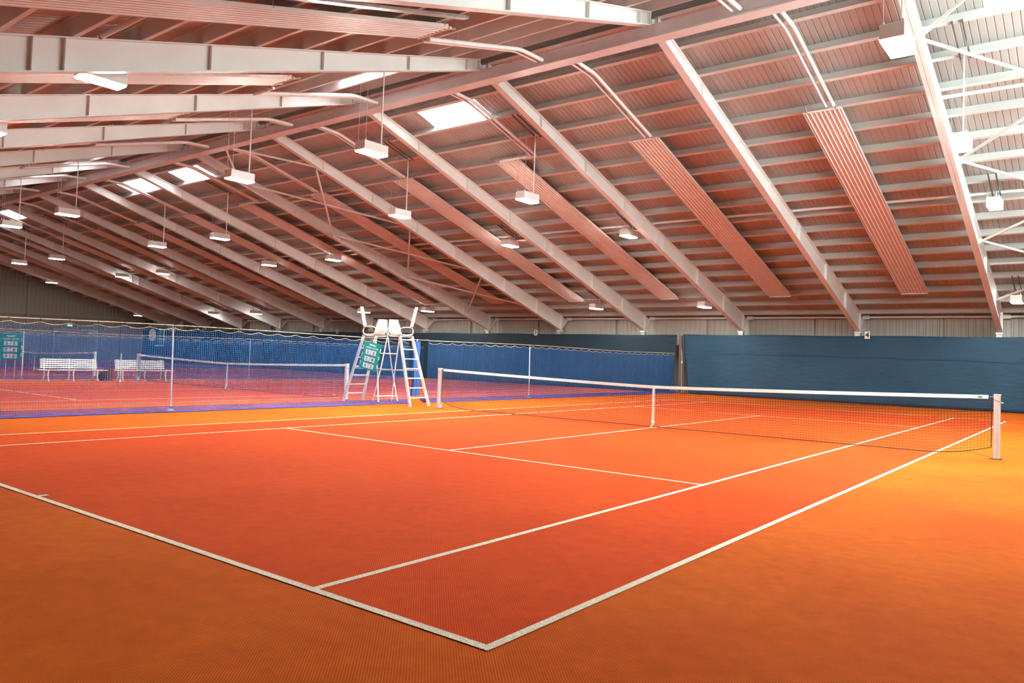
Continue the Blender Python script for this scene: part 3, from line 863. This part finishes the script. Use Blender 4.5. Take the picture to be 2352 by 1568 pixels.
for i in range(12):
    a = 2*PI*i/12
    MB().bar((.15*math.cos(a), .15*math.sin(a), .03), (.17*math.cos(a), .17*math.sin(a), .52), .06, .015, up=(math.cos(a), math.sin(a), 0)).build('slat', M['brown'], bi)
MB().tube([(0, 0, .03), (0, 0, .5)], .135, 14).build('liner', M['dark'], bi)
MB().tube([(.172*math.cos(2*PI*i/16), .172*math.sin(2*PI*i/16), .53) for i in range(16)], .014, 6, closed=True).build('rim', M['dark'], bi)
bk = thing('dark_bag', 'dark bag lying beside the litter bin by the benches', 'bag', (-22.8, -1.48, 0))
MB().grid(20, 10, lambda u, v: (.1*math.cos(2*PI*u)*math.sin(.2+v*2.7), .12*math.sin(2*PI*u)*math.sin(.2+v*2.7)*(1+.1*math.sin(6*PI*u)), .01+.34*v)).build('sack', M['curt2'], bk, smooth=True)
# end wall: exit lamp, notice, poster board
ex = thing('exit_lamp', 'small green lit exit lamp on the end wall', 'exit sign', (X_END+.06, 12.1, 2.85))
MB().box(0, .05, -.2, .2, -.1, .1).build('case', M['white'], ex); 
MB().box(.05, .056, -.17, -.03, -.06, .06).build('lit_field', M['exit'], ex); MB().box(.05, .056, .03, .17, -.06, .06).build('lit_field', M['exit'], ex)
nb = thing('notice_board', 'pale notice board on the end wall behind the freestanding scoreboard', 'notice board', (X_END+.06, 7.72, 1.42))
MB().box(0, .03, -.3, .3, -.6, .6).build('sheet', M['white'], nb); MB().box(0, .04, -.34, -.3, -.62, .62).build('edge', M['brown'], nb); MB().box(0, .035, -.3, -.02, -.72, -.6).build('flap', M['white'], nb)
pb = thing('poster_board', 'white round-topped poster with green and yellow edge on the corner curtain', 'poster', (-57.3, 17.82, 2.2))
MB().box(-1.5, 1.5, 0, .03, -.78, .78).build('backing', M['curt'], pb)
MB().prism([(-.95 + .62*math.cos(2*PI*i/24), -.01, .15 + .55*math.sin(2*PI*i/24)) for i in range(24)], (0, .01, 0)).build('disc', M['tape'], pb)
MB().box(.2, .62, -.01, 0, -.7, .75).build('green_field', M['green'], pb)
MB().box(1.0, 1.12, -.01, 0, -.75, .6).box(-.4, 1.12, -.01, 0, -.8, -.7).build('pale_edge', M['tape'], pb)

# sloping flat duct over the first heating panel on the camera-side slope
tag(MB().bar((-2.0, -4.2, ztop(4.2)-.04), (-2.0, -9.2, ztop(9.2)-.04), .14, .05).build('cable_tray', M['galv']), 'grey cable tray above the heating panel over the camera-side slope', 'cable tray')

# ================================================================== CAMERA
F, CX, CY = 1744.537, 60.2618, -18.3601
yaw, pit, rol = .64337395, .03272277, .03303278
cam = bpy.data.cameras.new('camera'); co = bpy.data.objects.new('camera', cam); COL.objects.link(co)
f = Vector((-math.sin(yaw)*math.cos(pit), math.cos(yaw)*math.cos(pit), math.sin(pit)))
rt = Vector((math.cos(yaw), math.sin(yaw), 0)); up = rt.cross(f)
r2 = rt*math.cos(rol) + up*math.sin(rol); u2 = -rt*math.sin(rol) + up*math.cos(rol)
co.matrix_world = Matrix(((r2.x, u2.x, -f.x, 7.866943), (r2.y, u2.y, -f.y, -14.738787), (r2.z, u2.z, -f.z, 1.420966), (0, 0, 0, 1)))
cam.sensor_fit = 'HORIZONTAL'; cam.sensor_width = 36; cam.lens = F*36/2352
cam.shift_x = -CX/2352; cam.shift_y = CY/2352; cam.clip_end = 300; cam.clip_start = .05
sc.camera = co

# ================================================================== LIGHT
w = bpy.data.worlds.new('sky'); sc.world = w; w.use_nodes = True
bgn = w.node_tree.nodes['Background']; bgn.inputs['Color'].default_value = (.93, .97, 1.0, 1); bgn.inputs['Strength'].default_value = 1.0
sc.view_settings.view_transform = 'Standard'; sc.view_settings.look = 'None'; sc.view_settings.gamma = 1
sc.view_settings.use_curve_mapping = False
sc.view_settings.exposure = 0.08
cy = sc.cycles
cy.max_bounces = 5; cy.diffuse_bounces = 4; cy.glossy_bounces = 2; cy.transmission_bounces = 2; cy.transparent_max_bounces = 4
cy.use_adaptive_sampling = True; cy.adaptive_threshold = .03; cy.adaptive_min_samples = 20
cy.sample_clamp_indirect = 8.0
cy.use_light_tree = False
cy.debug_use_spatial_splits = True
cy.caustics_reflective = False; cy.caustics_refractive = False
